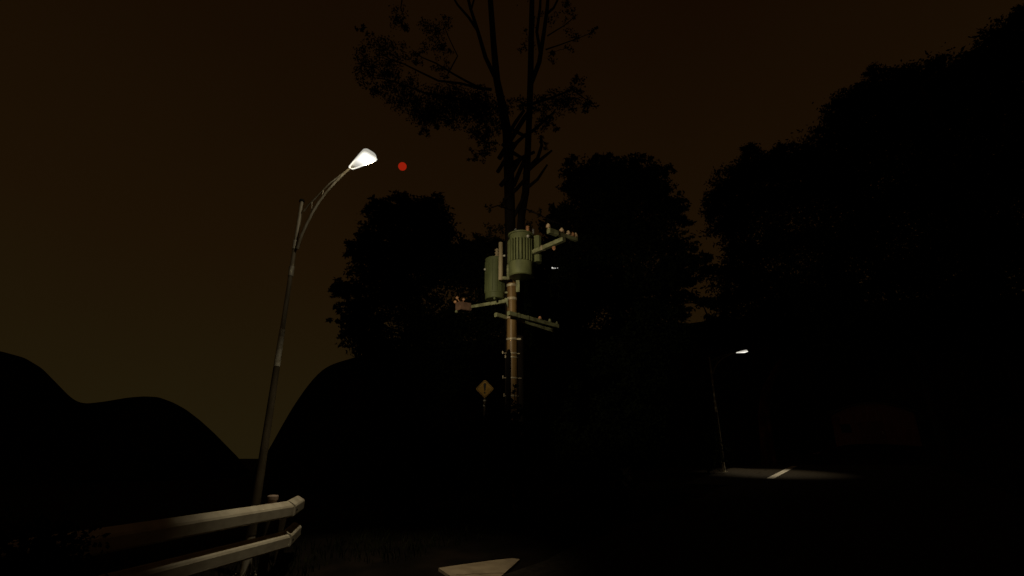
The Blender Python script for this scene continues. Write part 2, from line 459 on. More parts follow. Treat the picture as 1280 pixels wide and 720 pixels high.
# the second lamp of the road, far off on the right
def copy_tree(o, parent=None):
    c = o.copy(); C.objects.link(c)
    if parent is not None: c.parent = parent
    for ch in list(o.children): copy_tree(ch, c)
    return c
far_lamp = copy_tree(near_lamp)
fp = at(904.5, 585, 26.6)
far_lamp.location = (fp.x, fp.y, G(fp.x, fp.y))
far_lamp.rotation_euler = (0, 0, math.radians(40))
far_lamp.scale = (1.22, 1.22, 0.985)
far_lamp['label'] = 'distant street lamp with small bright head above the lit patch of road'
for ch in list(far_lamp.children):
    if ch.type == 'LIGHT':
        bpy.data.objects.remove(ch)
rot = Matrix.Rotation(math.radians(40), 4, 'Z') @ Matrix.Diagonal((1.22, 1.22, 0.985, 1))
FL = Vector(far_lamp.location) + rot @ (LAMP - POLE)
def spot_world(name, loc, aim, *a):
    o = spot(name, loc, aim, *a)
    o.location = rot.inverted() @ (Vector(loc) - Vector(far_lamp.location))
    o.rotation_euler = (rot.inverted().to_3x3() @ (Vector(aim) - Vector(loc))).to_track_quat('-Z', 'Y').to_euler()
    return o
spot_world('beam', FL, (FL.x - 0.1, FL.y - 0.7, 0.5), FAR_BEAM, 28, 0.9, WARM, far_lamp)

# ------------------------------------------------------------------ guard rail
def rail_pt(px, py, z):
    d = ray(px, py); return EYE + d * ((z - EYE.z) / d.z)
J = rail_pt(361.5, 626.5, 1.0)                 # the joint
Lp = rail_pt(160, 655.5, 1.0)                  # along the left length
dirL = (Lp - J); dirL.z = 0; dirL.normalize()
E0 = rail_pt(379.5, 617.0, 1.0)
dirR = (E0 - J); dirR.z = 0; dirR = dirR.normalized()
root = thing('guard_rail', 'cream painted two beam guard rail beside the road below the near street lamp', 'guard rail', (J.x, J.y, G(J.x, J.y)))
SEC = [(-0.075, 0.0), (-0.075, 0.155), (-0.030, 0.205), (0.005, 0.205), (0.085, 0.155), (0.100, 0.130), (0.100, 0.020), (0.085, 0.0)]   # (towards the road, up)
def rail(name, a, b_, z):
    d = (b_ - a).normalized(); out = Vector((d.y, -d.x, 0))
    if out.x < 0: out = -out
    b = MB(); secs = []
    for p in (a, b_):
        secs.append([Vector((p.x, p.y, z)) + out * (x - 0.005) + Vector((0, 0, h)) for x, h in SEC])
    # short rolled edge at both ends keeps the profile from looking cut from card
    b.loft(secs, False, True)
    return b.build(name, M['rail'], root)
for ztop in (1.0, 0.60):
    z = ztop - 0.205
    jj = Vector((J.x, J.y, 0)) - (dirL * 0.0)
    a0 = jj + dirL * 7.5; a1 = jj + dirL * 0.012
    rail('beam', a0, a1, z)
    c0 = jj + dirR * 0.035; c1 = jj + dirR * 1.12
    e_ = rail('beam', c0, c1, z)
    # dark sleeve in the joint and the end cap of the short length, with its bolt
    b = MB()
    out = Vector((-dirL.y, dirL.x, 0)); out = out if out.x > 0 else -out
    secs = []
    for p in (jj + dirL * 0.2, jj + dirR * 0.2):
        secs.append([Vector((p.x, p.y, z)) + out * (x * 0.86 - 0.008) + Vector((0, 0, 0.012 + h * 0.88)) for x, h in SEC])
    b.loft(secs, False, True); b.build('joint_sleeve', M['gap'], root)
    b = MB(); o2 = Vector((dirR.y, -dirR.x, 0)); o2 = o2 if o2.x > 0 else -o2
    q = jj + dirR * 0.16 + o2 * 0.094 + Vector((0, 0, z + 0.075))
    b.tube([q, q + o2 * 0.016], 0.016, 8); b.build('bolt', M['gap'], root)
for s_ in (0.16, 4.6, 7.3):
    p = Vector((J.x, J.y, 0)) + dirL * s_
    out = Vector((-dirL.y, dirL.x, 0)); out = out if out.x > 0 else -out
    p = p - out * 0.165
    g0 = G(p.x, p.y)
    b = MB(); b.lathe([(0.062, g0 - 0.15), (0.062, 1.03)], (p.x, p.y, 0), 18)
    post = b.build('post', M['dark_brown'], root)  # post colour darkened so it stays dim below its cap
    b = MB(); b.lathe([(0.060, 1.03), (0.074, 1.03), (0.076, 1.075), (0.066, 1.09), (0.03, 1.096), (0.001, 1.097)], (p.x, p.y, 0), 18)
    b.lathe([(0.064, 0.94), (0.064, 1.03)], (p.x, p.y, 0), 18)
    b.build('post_cap', M['railpost'], post)
    for zz in (0.46, 0.86):
        b = MB(); b.beam(p + Vector((0, 0, zz)) + out * 0.05, p + Vector((0, 0, zz)) + out * 0.10, 0.10, 0.09)
        b.build('bracket', M['dark_brown'], post)
p = Vector((J.x, J.y, 0)) + dirR * 0.9
out = Vector((dirR.y, -dirR.x, 0)); out = out if out.x > 0 else -out
p = p - out * 0.165
b = MB(); b.lathe([(0.062, G(p.x, p.y) - 0.15), (0.062, 0.90)], (p.x, p.y, 0), 18)
b.lathe([(0.062, 0.90), (0.001, 0.91)], (p.x, p.y, 0), 18); b.build('post', M['dark_brown'], root)

# ------------------------------------------------------------------ utility pole with three transformers
PX, PY = 0.0, 12.9
PG = G(PX, PY)
up_ = thing('utility_pole', 'brown utility pole carrying two green transformers, steel bands and crossarms', 'utility pole', (PX, PY, PG))
def prad(z): return 0.158 - 0.0045 * (z - PG)
b = MB(); zs = list(np.linspace(PG - 0.1, 7.0, 12))
b.tube([(PX, PY, z) for z in zs], [prad(z) for z in zs], 28)
b.build('pole', M['wood'], up_)
def zp(py, y=PY): 
    d = ray(640, py); return EYE.z + d.z * y / d.y
FY = PY - 0.14
for py, hh in ((355.5, 0.035), (372.5, 0.035), (423, 0.028)):
    z = zp(py, FY); r = prad(z)
    b = MB(); b.lathe([(r - 0.01, z - hh), (r + 0.014, z - hh), (r + 0.014, z + hh), (r - 0.01, z + hh)], (PX, PY, 0), 28)
    if py > 400: b.beam((PX + r, PY - 0.05, z), (PX + r + 0.10, PY - 0.11, z - 0.01), 0.05, 0.05)
    b.build('band', M['band'], up_)
for py, l0, l1 in ((441, -0.24, 0.20), (446, -0.17, 0.15), (472, -0.23, 0.24), (494.5, -0.20, 0.16), (516, -0.18, 0.2)):
    z = zp(py, FY)
    b = MB(); r = prad(z)
    b.lathe([(r - 0.01, z - 0.018), (r + 0.010, z - 0.018), (r + 0.010, z + 0.018), (r - 0.01, z + 0.018)], (PX, PY, 0), 20)
    b.tube([(PX + l0, PY - 0.10, z), (PX + l1, PY - 0.02, z)], 0.014, 8)
    b.tube([(PX + l0, PY - 0.10, z - 0.02), (PX + l0, PY - 0.10, z + 0.055)], 0.020, 8)
    b.build('step_bolt', M['band'], up_)
# black tube covering the left of the pole's lower length
b = MB(); z1 = zp(437, FY)
b.tube([(PX - 0.088, PY - 0.145, PG - 0.1), (PX - 0.088, PY - 0.140, z1 - 0.1), (PX - 0.080, PY - 0.12, z1)], [0.062, 0.060, 0.035], 12)
b.build('black_tube', M['matt_black'], up_)

def transformer(c, z0, z1, r, m, finned, lab, fins=26):
    cx, cy = c; H = z1 - z0
    b = MB()
    if finned:
        b.lathe([(0.001, z0), (r * 0.90, z0), (r * 0.97, z0 + 0.03), (r * 0.97, z0 + H * 0.30), (r * 0.90, z0 + H * 0.315), (r * 0.86, z0 + H * 0.33), (r * 0.86, z0 + H * 0.79), (r * 0.90, z0 + H * 0.80), (r * 0.90, z0 + H * 0.93)], (cx, cy, 0), 40)
    else:
        b.lathe([(0.001, z0), (r * 0.93, z0), (r * 0.97, z0 + 0.02), (r * 0.97, z0 + H * 0.12), (r, z0 + H * 0.13), (r, z0 + H * 0.94)], (cx, cy, 0), 40)
    tank = b.build('transformer', m, up_)
    tag(tank, lab)
    b = MB(); zt = z0 + H * 0.93
    b.lathe([(r * 0.9, zt), (r * 1.02, zt), (r * 1.04, zt + 0.03), (r * 0.98, zt + 0.05), (r * 0.7, z1 - 0.01), (r * 0.3, z1), (0.001, z1)], (cx, cy, 0), 40)
    b.build('lid', m, tank)
    if finned:
        b = MB()
        for k in range(fins):
            a = 2 * math.pi * k / fins + 0.1
            d = Vector((math.cos(a), math.sin(a), 0)); t_ = Vector((-d.y, d.x, 0))
            p0 = Vector((cx, cy, 0)) + d * r * 0.84; p1 = Vector((cx, cy, 0)) + d * r * 1.06
            zz0, zz1 = z0 + H * 0.30, z0 + H * 0.80
            w = 0.016
            vs = [p + t_ * s_ * w + Vector((0, 0, z)) for z in (zz0, zz1) for p, s_ in ((p0, -1), (p1, -1), (p1, 1), (p0, 1))]
            b.add(vs, [(3, 2, 1, 0), (4, 5, 6, 7), (0, 1, 5, 4), (1, 2, 6, 5), (2, 3, 7, 6), (3, 0, 4, 7)])
        b.build('cooling_fins', m, tank)
    else:
        b = MB()
        for k in range(14):
            a = 2 * math.pi * k / 14
            d = Vector((math.cos(a), math.sin(a), 0)) * (r + 0.004)
            b.tube([(cx + d.x, cy + d.y, z0 + H * 0.16), (cx + d.x, cy + d.y, z0 + H * 0.9)], 0.009, 6)
        b.build('rib', m, tank)
    return tank

TM = transformer((0.240, 12.42), 6.13, 7.40, 0.340, M['green'], True, 'finned transformer in front of the pole')
TL = transformer((-0.465, 12.93), 5.66, 6.88, 0.275, M['greend'], False, 'smooth darker transformer on the left of the pole')
b = MB()
b.beam((0.685, 12.40, 6.53), (0.685, 12.40, 7.28), 0.27, 0.20, 0.06)
rad_ = b.build('radiator', M['green'], TM)
for z in (6.68, 7.18):
    b = MB(); b.beam((0.52, 12.42, z), (0.68, 12.37, z), 0.05, 0.05); b.build('radiator_pipe', M['green'], TM)

def insulator(p, r, m, parent, name='insulator', up=True):
    p = Vector(p); b = MB(); s_ = 1 if up else -1
    pr = [(0.014, 0.0), (0.014, r * 0.5), (r * 0.95, r * 0.55), (r, r * 0.85), (r * 0.55, r * 1.05), (r * 0.85, r * 1.15), (r * 0.9, r * 1.5), (r * 0.5, r * 1.75), (r * 0.45, r * 2.1), (0.001, r * 2.15)]
    b.lathe([(a, z * s_) for a, z in pr], p, 14)
    return b.build(name, m, parent)
# bushings on the transformers
def bushing(p, m, parent, r=0.04, h=0.14):
    p = Vector(p); b = MB()
    pr = [(r * 0.6, 0)]
    for k in range(3):
        z = h * (k + 0.2) / 3; pr += [(r * 0.6, z), (r, z + h * 0.08), (r, z + h * 0.14), (r * 0.6, z + h * 0.22)]
    pr += [(r * 0.55, h), (0.001, h)]
    b.lathe(pr, p, 12); return b.build('bushing', m, parent)
bushing((0.42, 12.13, 7.33), M['terra'], TM, 0.055, 0.15)
b = MB(); b.ball((0.425, 12.09, 7.17), 0.042); b.build('terminal', M['galvclean'], TM)
bushing((0.10, 12.22, 7.31), M['grey'], TM); bushing((0.57, 12.3, 7.33), M['grey'], TM)
bushing((-0.42, 12.80, 6.85), M['beige'], TL, 0.062, 0.26)
b = MB(); b.ball((-0.745, 12.86, 6.52), 0.036); b.build('terminal', M['galvclean'], TL)
b = MB(); b.beam((-0.47, 12.7, 5.60), (-0.47, 12.7, 5.70), 0.05, 0.05); b.build('drain_valve', M['greend'], TL)
# hangers that hold the tanks against the pole
for p, q, w, h in (((0.03, 12.84, 6.35), (0.18, 12.60, 6.35), 0.16, 0.05), ((0.03, 12.84, 7.0), (0.18, 12.60, 7.0), 0.16, 0.05),
                   ((-0.10, 12.92, 5.85), (-0.26, 12.93, 5.85), 0.14, 0.05), ((-0.10, 12.92, 6.5), (-0.26, 12.93, 6.5), 0.14, 0.05),
                   ((0.155, 12.74, 5.82), (0.155, 12.70, 6.14), 0.075, 0.10)):
    b = MB(); b.beam(p, q, w, h); b.build('hanger', M['arm'], up_)
# beige conduit with its elbow
zc0, zc1 = 6.10, 7.20; cx, cy = -0.305, 12.58
b = MB(); b.tube([(cx, cy, zc0), (cx, cy, zc0 + 0.02), (cx, cy, zc1 - 0.01), (cx, cy, zc1)], [0.058, 0.062, 0.062, 0.055], 16)
cond = b.build('conduit', M['beige'], up_)
b = MB(); b.beam((cx + 0.04, cy, zc0 + 0.055), (-0.075, cy, zc0 + 0.055), 0.07, 0.085); b.beam((-0.105, cy, zc0 + 0.015), (-0.105, cy, zc0 + 0.44), 0.075, 0.07)
b.beam((-0.10, cy, zc0 + 0.2), (-0.08, 12.80, zc0 + 0.2), 0.05, 0.06)
b.build('elbow', M['arm'], cond)
b = MB(); b.ball((cx + 0.10, cy - 0.03, zc0 + 0.70), 0.032); b.beam((cx + 0.03, cy, zc0 + 0.70), (cx + 0.10, cy - 0.02, zc0 + 0.70), 0.03, 0.03)
b.build('clamp', M['galvclean'], cond)

# upper right arm and the T bar on its end
A0 = Vector((0.06, 12.83, 6.77)); A1 = Vector((1.27, 11.48, 6.79))
b = MB(); b.beam(A0, A1 + (A1 - A0).normalized() * 0.05, 0.115, 0.115)
ua = b.build('crossarm', M['arm'], up_)
b = MB(); q = A0.lerp(A1, 0.62); dd = (A1 - A0).normalized(); b.beam(q - dd * 0.03, q + dd * 0.03, 0.135, 0.135); b.build('clamp', M['band'], ua)
T0 = Vector((0.90, 11.20, 6.905)); T1 = Vector((1.66, 11.74, 6.905))
b = MB(); b.beam(T0, T0.lerp(T1, 0.30), 0.13, 0.13); b.beam(T0.lerp(T1, 0.30), T1, 0.095, 0.095)
tb = b.build('crossarm', M['arm'], up_)
insulator(T0 + Vector((0.0, 0.0, 0.055)), 0.062, M['porcelain'], tb)
for f_, r in ((0.47, 0.070), (0.70, 0.066), (0.86, 0.062), (0.97, 0.066)):
    insulator(T0.lerp(T1, f_) + Vector((0, 0, 0.040)), r, M['porcelain'] if f_ != 0.86 else M['terra'], tb)
q = A0.lerp(A1, 0.80); insulator(q + Vector((0.05, 0, -0.05)), 0.058, M['terra'], ua, up=False)

# left lower arm with the pink box
B0 = Vector((-0.13, 12.85, 5.60)); B1 = at(588, 385.5, 13.35); B1.z = 5.58
b = MB(); n_ = 7
for k in range(n_):          # arm wrapped in short lengths of insulation
    p = B0.lerp(B1, k / n_); q = B0.lerp(B1, (k + 0.93) / n_)
    b.beam(p, q, 0.10 - 0.002 * k, 0.105 - 0.003 * k)
b.beam(B0, B1, 0.075, 0.075)
la = b.build('crossarm', M['arm'], up_)
b = MB(); b.add([(-0.20, 12.77, 5.66), (-0.11, 12.76, 5.66), (-0.11, 12.76, 5.40), (-0.20, 12.83, 5.66), (-0.11, 12.82, 5.66), (-0.11, 12.82, 5.40)], [(0, 2, 1), (3, 4, 5), (0, 1, 4, 3), (1, 2, 5, 4), (2, 0, 3, 5)])
b.build('bracket', M['arm'], up_)
q0 = at(586, 384.5, 13.37); q1 = at(572.5, 382.5, 13.1)
b = MB(); b.beam(q0, q1, 0.22, 0.23); bx = b.build('junction_box', M['boxpink'], up_)
for px, py, r in ((571.5, 372.5, 0.045), (579.5, 374.5, 0.040), (569, 377.5, 0.045), (570.5, 389.5, 0.042)):
    b = MB(); p = at(px, py, 13.15); b.ball(p, r); b.tube([p, q0.lerp(q1, 0.6)], 0.012, 6); b.build('insulator', M['terra'] if py < 380 else M['arm'], bx)

# the pair of lower crossarms either side of the pole
def onz(px, py, z):
    d = ray(px, py); return EYE + d * ((z - EYE.z) / d.z)
zl = 5.17
c0 = onz(635.5, 391.5, zl); c1 = onz(697, 408, zl)
d0 = onz(619.5, 393.5, zl - 0.02); d1 = onz(690, 413.5, zl - 0.02)
b = MB(); b.beam(c0, c1, 0.105, 0.115)
for f_ in (0.18, 0.36): 
    q = c0.lerp(c1, f_); dd = (c1 - c0).normalized(); b.beam(q - dd * 0.02, q + dd * 0.02, 0.12, 0.13)
la2 = b.build('crossarm', M['arm'], up_)
b = MB(); b.beam(d0, d1, 0.10, 0.11)
la3 = b.build('crossarm', M['arm'], up_)
b = MB(); q = c0.lerp(c1, 0.05); b.beam(q, (PX, PY, q.z), 0.05, 0.05); b.build('bracket', M['arm'], up_); b = MB(); q2 = d0.lerp(d1, 0.3); b.beam(q2, (PX, PY, q2.z), 0.05, 0.05); b.build('bracket', M['arm'], up_)
z = zl - 0.03; r = prad(z)
b = MB(); b.lathe([(r - 0.01, z - 0.03), (r + 0.016, z - 0.03), (r + 0.016, z + 0.03), (r - 0.01, z + 0.03)], (PX, PY, 0), 28); b.build('band', M['band'], up_)
for px, f_, m_, r in ((674, 0.62, 'terra', 0.052), (687.5, 0.83, 'arm', 0.05), (697, 0.985, 'arm', 0.042)):
    insulator(c0.lerp(c1, f_) + Vector((0, 0, 0.05)), r, M[m_], la2)
for f_ in (0.42, 0.55): insulator(d0.lerp(d1, f_) - Vector((0, 0, 0.05)), 0.035, M['arm'], la3, up=False)

# ------------------------------------------------------------------ warning sign
sc_ = at(606, 486, 13.3)
sg = G(sc_.x, sc_.y + 0.06)
root = thing('warning_sign', 'yellow diamond warning sign with a black exclamation mark left of the utility pole', 'road sign', (sc_.x, sc_.y + 0.06, sg))
hd = 0.245
sd = (EYE - sc_); sd.z = 0; sd.normalize(); sd = (Matrix.Rotation(math.radians(-6), 3, 'Z') @ sd); rt = Vector((-sd.y, sd.x, 0)); UZ = Vector((0, 0, 1))
def sp(x, z, o): return sc_ + rt * x * hd + UZ * z * hd + sd * o
def plate(poly, o0, o1):
    n = len(poly); vs = [sp(x, z, o1) for x, z in poly] + [sp(x, z, o0) for x, z in poly]
    return vs, [tuple(range(n)), tuple(reversed(range(n, 2 * n)))] + [(k, n + k, n + (k + 1) % n, (k + 1) % n) for k in range(n)]
def rdia(s_, c=0.10):
    q = []
    for a in range(4):
        t = a * math.pi / 2
        for da in (-1, 0, 1):
            x = (1 - c + c * 0.35 * (1 if da == 0 else 0)) ; y = c * da
            q.append((s_ * (x * math.cos(t) - y * math.sin(t)), s_ * (x * math.sin(t) + y * math.cos(t))))
    return q
b = MB(); b.add(*plate(rdia(1.0), 0, 0.006)); pl = b.build('sign_plate', M['yellow'], root)
b = MB()
o_ = rdia(0.92); i_ = rdia(0.86); n = len(o_)
vs = [sp(x, z, 0.0085) for x, z in o_] + [sp(x, z, 0.0085) for x, z in i_]
b.add(vs, [(k, (k + 1) % n, n + (k + 1) % n, n + k) for k in range(n)]); b.build('border', M['black'], pl)
b = MB()
ex = [(-0.055, -0.22), (0.055, -0.22), (0.15, 0.42), (0.13, 0.55), (0.06, 0.60), (-0.06, 0.60), (-0.13, 0.55), (-0.15, 0.42)]
b.add(*plate(ex, 0.0062, 0.009))
b.add(*plate([(0.10 * math.cos(a * math.pi / 6), -0.42 + 0.10 * math.sin(a * math.pi / 6)) for a in range(12)], 0.0062, 0.009))
b.build('exclamation_mark', M['black'], pl)
b = MB(); pb = sc_ - sd * 0.034
b.tube([(pb.x, pb.y, sg - 0.1), (pb.x, pb.y, sc_.z + 0.16)], 0.030, 12); b.build('post', M['dark_brown'], root)
for dz in (-0.30, -0.43):
    b = MB(); b.lathe([(0.03, -0.018), (0.042, -0.018), (0.042, 0.018), (0.03, 0.018)], (pb.x, pb.y, sc_.z + dz), 12)
    b.build('clamp', M['galvclean'], root)

# ------------------------------------------------------------------ red reflector post by the far lane
rpos = at(1020, 568, 56.0); g0 = G(rpos.x, rpos.y)
root = thing('road_marker', 'low grey roadside marker with a dim red reflective plate, beyond the lit patch of road', 'road marker', (rpos.x, rpos.y, g0))
b = MB(); b.lathe([(0.06, g0 - 0.1), (0.055, rpos.z + 0.08), (0.001, rpos.z + 0.10)], (rpos.x, rpos.y, 0), 14); b.build('post', M['grey'], root)
dv = (EYE - rpos); dv.z = 0; dv.normalize(); rr_ = Vector((-dv.y, dv.x, 0)); q = rpos + dv * 0.08
b = MB(); b.beam(q - rr_ * 0.42 - Vector((0, 0, 0.05)), q + rr_ * 0.42 + Vector((0, 0, 0.08)), 0.03, 0.22); b.build('reflector', M['red'], root)

# ------------------------------------------------------------------ shed with a curved roof, far right
sx_, sy_ = 38.6, 55.2; g0 = G(sx_, sy_) - 0.1
fd = Vector((-sx_, -sy_, 0)).normalized(); sr = Vector((-fd.y, fd.x, 0)); SB = Vector((sx_, sy_, g0))
root = thing('shed', 'dim reddish brown shed with a curved roof, far right beyond the distant lamp', 'shed', (sx_, sy_, g0))
HW, HH, RISE, DEP = 3.7, 3.0, 1.15, 5.5
def shp(x, z, o): return SB + sr * x + Vector((0, 0, z)) - fd * o
def arch(k, n=20, hw=HW, r=RISE, b0=HH): t = -1 + 2 * k / n; return (t * hw, b0 + r * (1 - t * t))
sec = [(-HW, -0.4)] + [arch(k) for k in range(21)] + [(HW, -0.4)]
b = MB(); b.loft([[shp(x, z, o) for x, z in sec] for o in (0, DEP)], False, True); wl = b.build('wall', M['shed_wall'], root)
o_ = [arch(k, 20, HW + 0.25, RISE, HH + 0.12) for k in range(21)]; i_ = [(x, z - 0.10) for x, z in reversed(o_)]
b = MB(); b.loft([[shp(x, z, o) for x, z in o_ + i_] for o in (-0.35, DEP + 0.3)], False, True); b.build('roof', M['shed_roof'], root)
b = MB(); b.beam(shp(-0.2, -0.3, -0.03), shp(-0.2, 2.3, -0.03), 2.2, 0.06, 0.01, fd); dr = b.build('door', M['shed_door'], root)
b = MB(); b.beam(shp(0.7, 1.0, -0.09), shp(0.7, 1.25, -0.09), 0.05, 0.05); b.build('handle', M['galvclean'], dr)
b = MB(); b.beam(shp(-2.5, 1.2, -0.02), shp(-2.5, 2.1, -0.02), 0.9, 0.05, 0.01, fd); b.build('window', M['black'], root)

# ------------------------------------------------------------------ moon
mp_ = EYE + ray(503, 208).normalized() * 3000
b = MB(); b.ball((0, 0, 0), 3000 * 5.2 / F * 0.935, 1.0, 32, 20); b.v = [tuple(Vector(v) + mp_) for v in b.v]
tag(b.build('moon', M['moon'], None, mp_), 'small dull red full moon in the brown night sky right of the street lamp head', 'moon')

# ------------------------------------------------------------------ trees and shrubs
def leaf_mesh(name, P, size, m, parent, aspect=0.45, droop=0.0, twigs=None):
    """one pointed leaf (a quad with its tip) at every point of P"""
    n = len(P)
    d = NR.normal(size=(n, 3)); d[:, 2] -= droop; d /= np.linalg.norm(d, axis=1)[:, None]
    w = NR.normal(size=(n, 3)); w -= d * (w * d).sum(1)[:, None]; w /= np.linalg.norm(w, axis=1)[:, None]
    s = size * NR.uniform(0.6, 1.25, size=(n, 1))
    tip = P + d * s; base = P - d * s * 0.5
    mid = P + d * s * 0.15
    V = np.stack([base, mid + w * s * aspect, tip, mid - w * s * aspect], 1).reshape(-1, 3)
    me = bpy.data.meshes.new(name)
    V = V - np.array(parent['_o'])
    me.vertices.add(4 * n); me.loops.add(4 * n); me.polygons.add(n)
    me.vertices.foreach_set('co', V.astype(np.float32).ravel())
    me.loops.foreach_set('vertex_index', np.arange(4 * n, dtype=np.int32))
    me.polygons.foreach_set('loop_start', np.arange(0, 4 * n, 4, dtype=np.int32))
    me.materials.append(m); me.update(calc_edges=True)
    if twigs is not None and twigs.v:        # the fine twigs belong to the crown
        bm = bmesh.new(); bm.from_mesh(me)
        base = Vector(parent['_o'])
        vv = [bm.verts.new(Vector(v) - base) for v in twigs.v]
        for f in twigs.f: bm.faces.new([vv[i] for i in f]).material_index = 1
        bm.to_mesh(me); bm.free(); me.materials.append(M['bark'])
    o = bpy.data.objects.new(name, me); C.objects.link(o); o.parent = parent
    return o

def clump_points(c, rad, n, twigs=None, spread=0.16, shell=0.5):
    """leaf positions: sprays of leaves round many twig tips in an ellipsoid, with gaps between sprays"""
    c = np.array(c, float); rad = np.array(rad, float)
    nt_ = max(3, n // 26)
    d = NR.normal(size=(nt_, 3)); d /= np.linalg.norm(d, axis=1)[:, None]
    r = NR.uniform(0, 1, size=(nt_, 1)) ** shell
    r *= NR.uniform(0.84, 1.22, size=(nt_, 1))
    tips = c + d * r * rad
    per = n // nt_
    sc = spread * rad.mean()
    P = tips[:, None, :] + NR.normal(size=(nt_, per, 3)) * sc * np.array([1, 1, 0.6]) + (d * rad * 0.10)[:, None, :] * NR.uniform(-1, 1.2, size=(nt_, per, 1))
    if twigs is not None:
        for t in tips[NR.permutation(nt_)[:max(2, nt_ // 5)]]: twigs.append((c.copy(), t))
    return P.reshape(-1, 3)

def tree(name, label, cat, base, trunk, clumps, leaf, m, group, dens=1.0, r_trunk=0.25, twig_r=0.02, spread=0.13, aspect=0.45):
    """clumps: (px, py, forward distance, half width px, half height px, leaves)"""
    base = Vector(base)
    root = thing(name, label, cat, base, group)
    b = MB()
    pts = [Vector(p) for p in trunk]
    b.tube(pts, [r_trunk * (1 - 0.75 * i / (len(pts) - 1)) for i in range(len(pts))], 10)
    P = []; tw = []
    for px, py, y, rx, rz, n in clumps:
        c = at(px, py, y); sc = (c - EYE).length / F * 0.93
        rad = (rx * sc, 0.5 * (rx + rz) * sc, rz * sc)
        # a limb from the trunk to the clump
        q = min(pts[1:], key=lambda t: (t - c).length + max(0, t.z - c.z) * 1.5)
        mid = q.lerp(c, 0.5) + Vector((R.uniform(-.1, .1), R.uniform(-.1, .1), -0.08)) * (c - q).length
        b.tube([q, mid, c], [r_trunk * 0.32, r_trunk * 0.2, twig_r], 7)
        P.append(clump_points(c, rad, int(n * dens), tw, spread if max(rx, rz) > 16 else 0.2))
    b.build('trunk', M['bark'], root)
    bt = MB()
    for a, t in tw:
        a = Vector(a); t = Vector(t); mid = a.lerp(t, 0.5) + Vector((R.uniform(-1, 1), R.uniform(-1, 1), R.uniform(-0.6, 1))) * 0.12 * (t - a).length
        bt.tube([a, mid, t], [twig_r, twig_r * 0.6, twig_r * 0.25], 5, False)
    leaf_mesh('crown', np.concatenate(P), leaf * 1.12, m, root, 0.32, 0.0, bt)
    return root

GT = 'trees beyond the utility pole'
def gp(x, y): return (x, y, G(x, y))

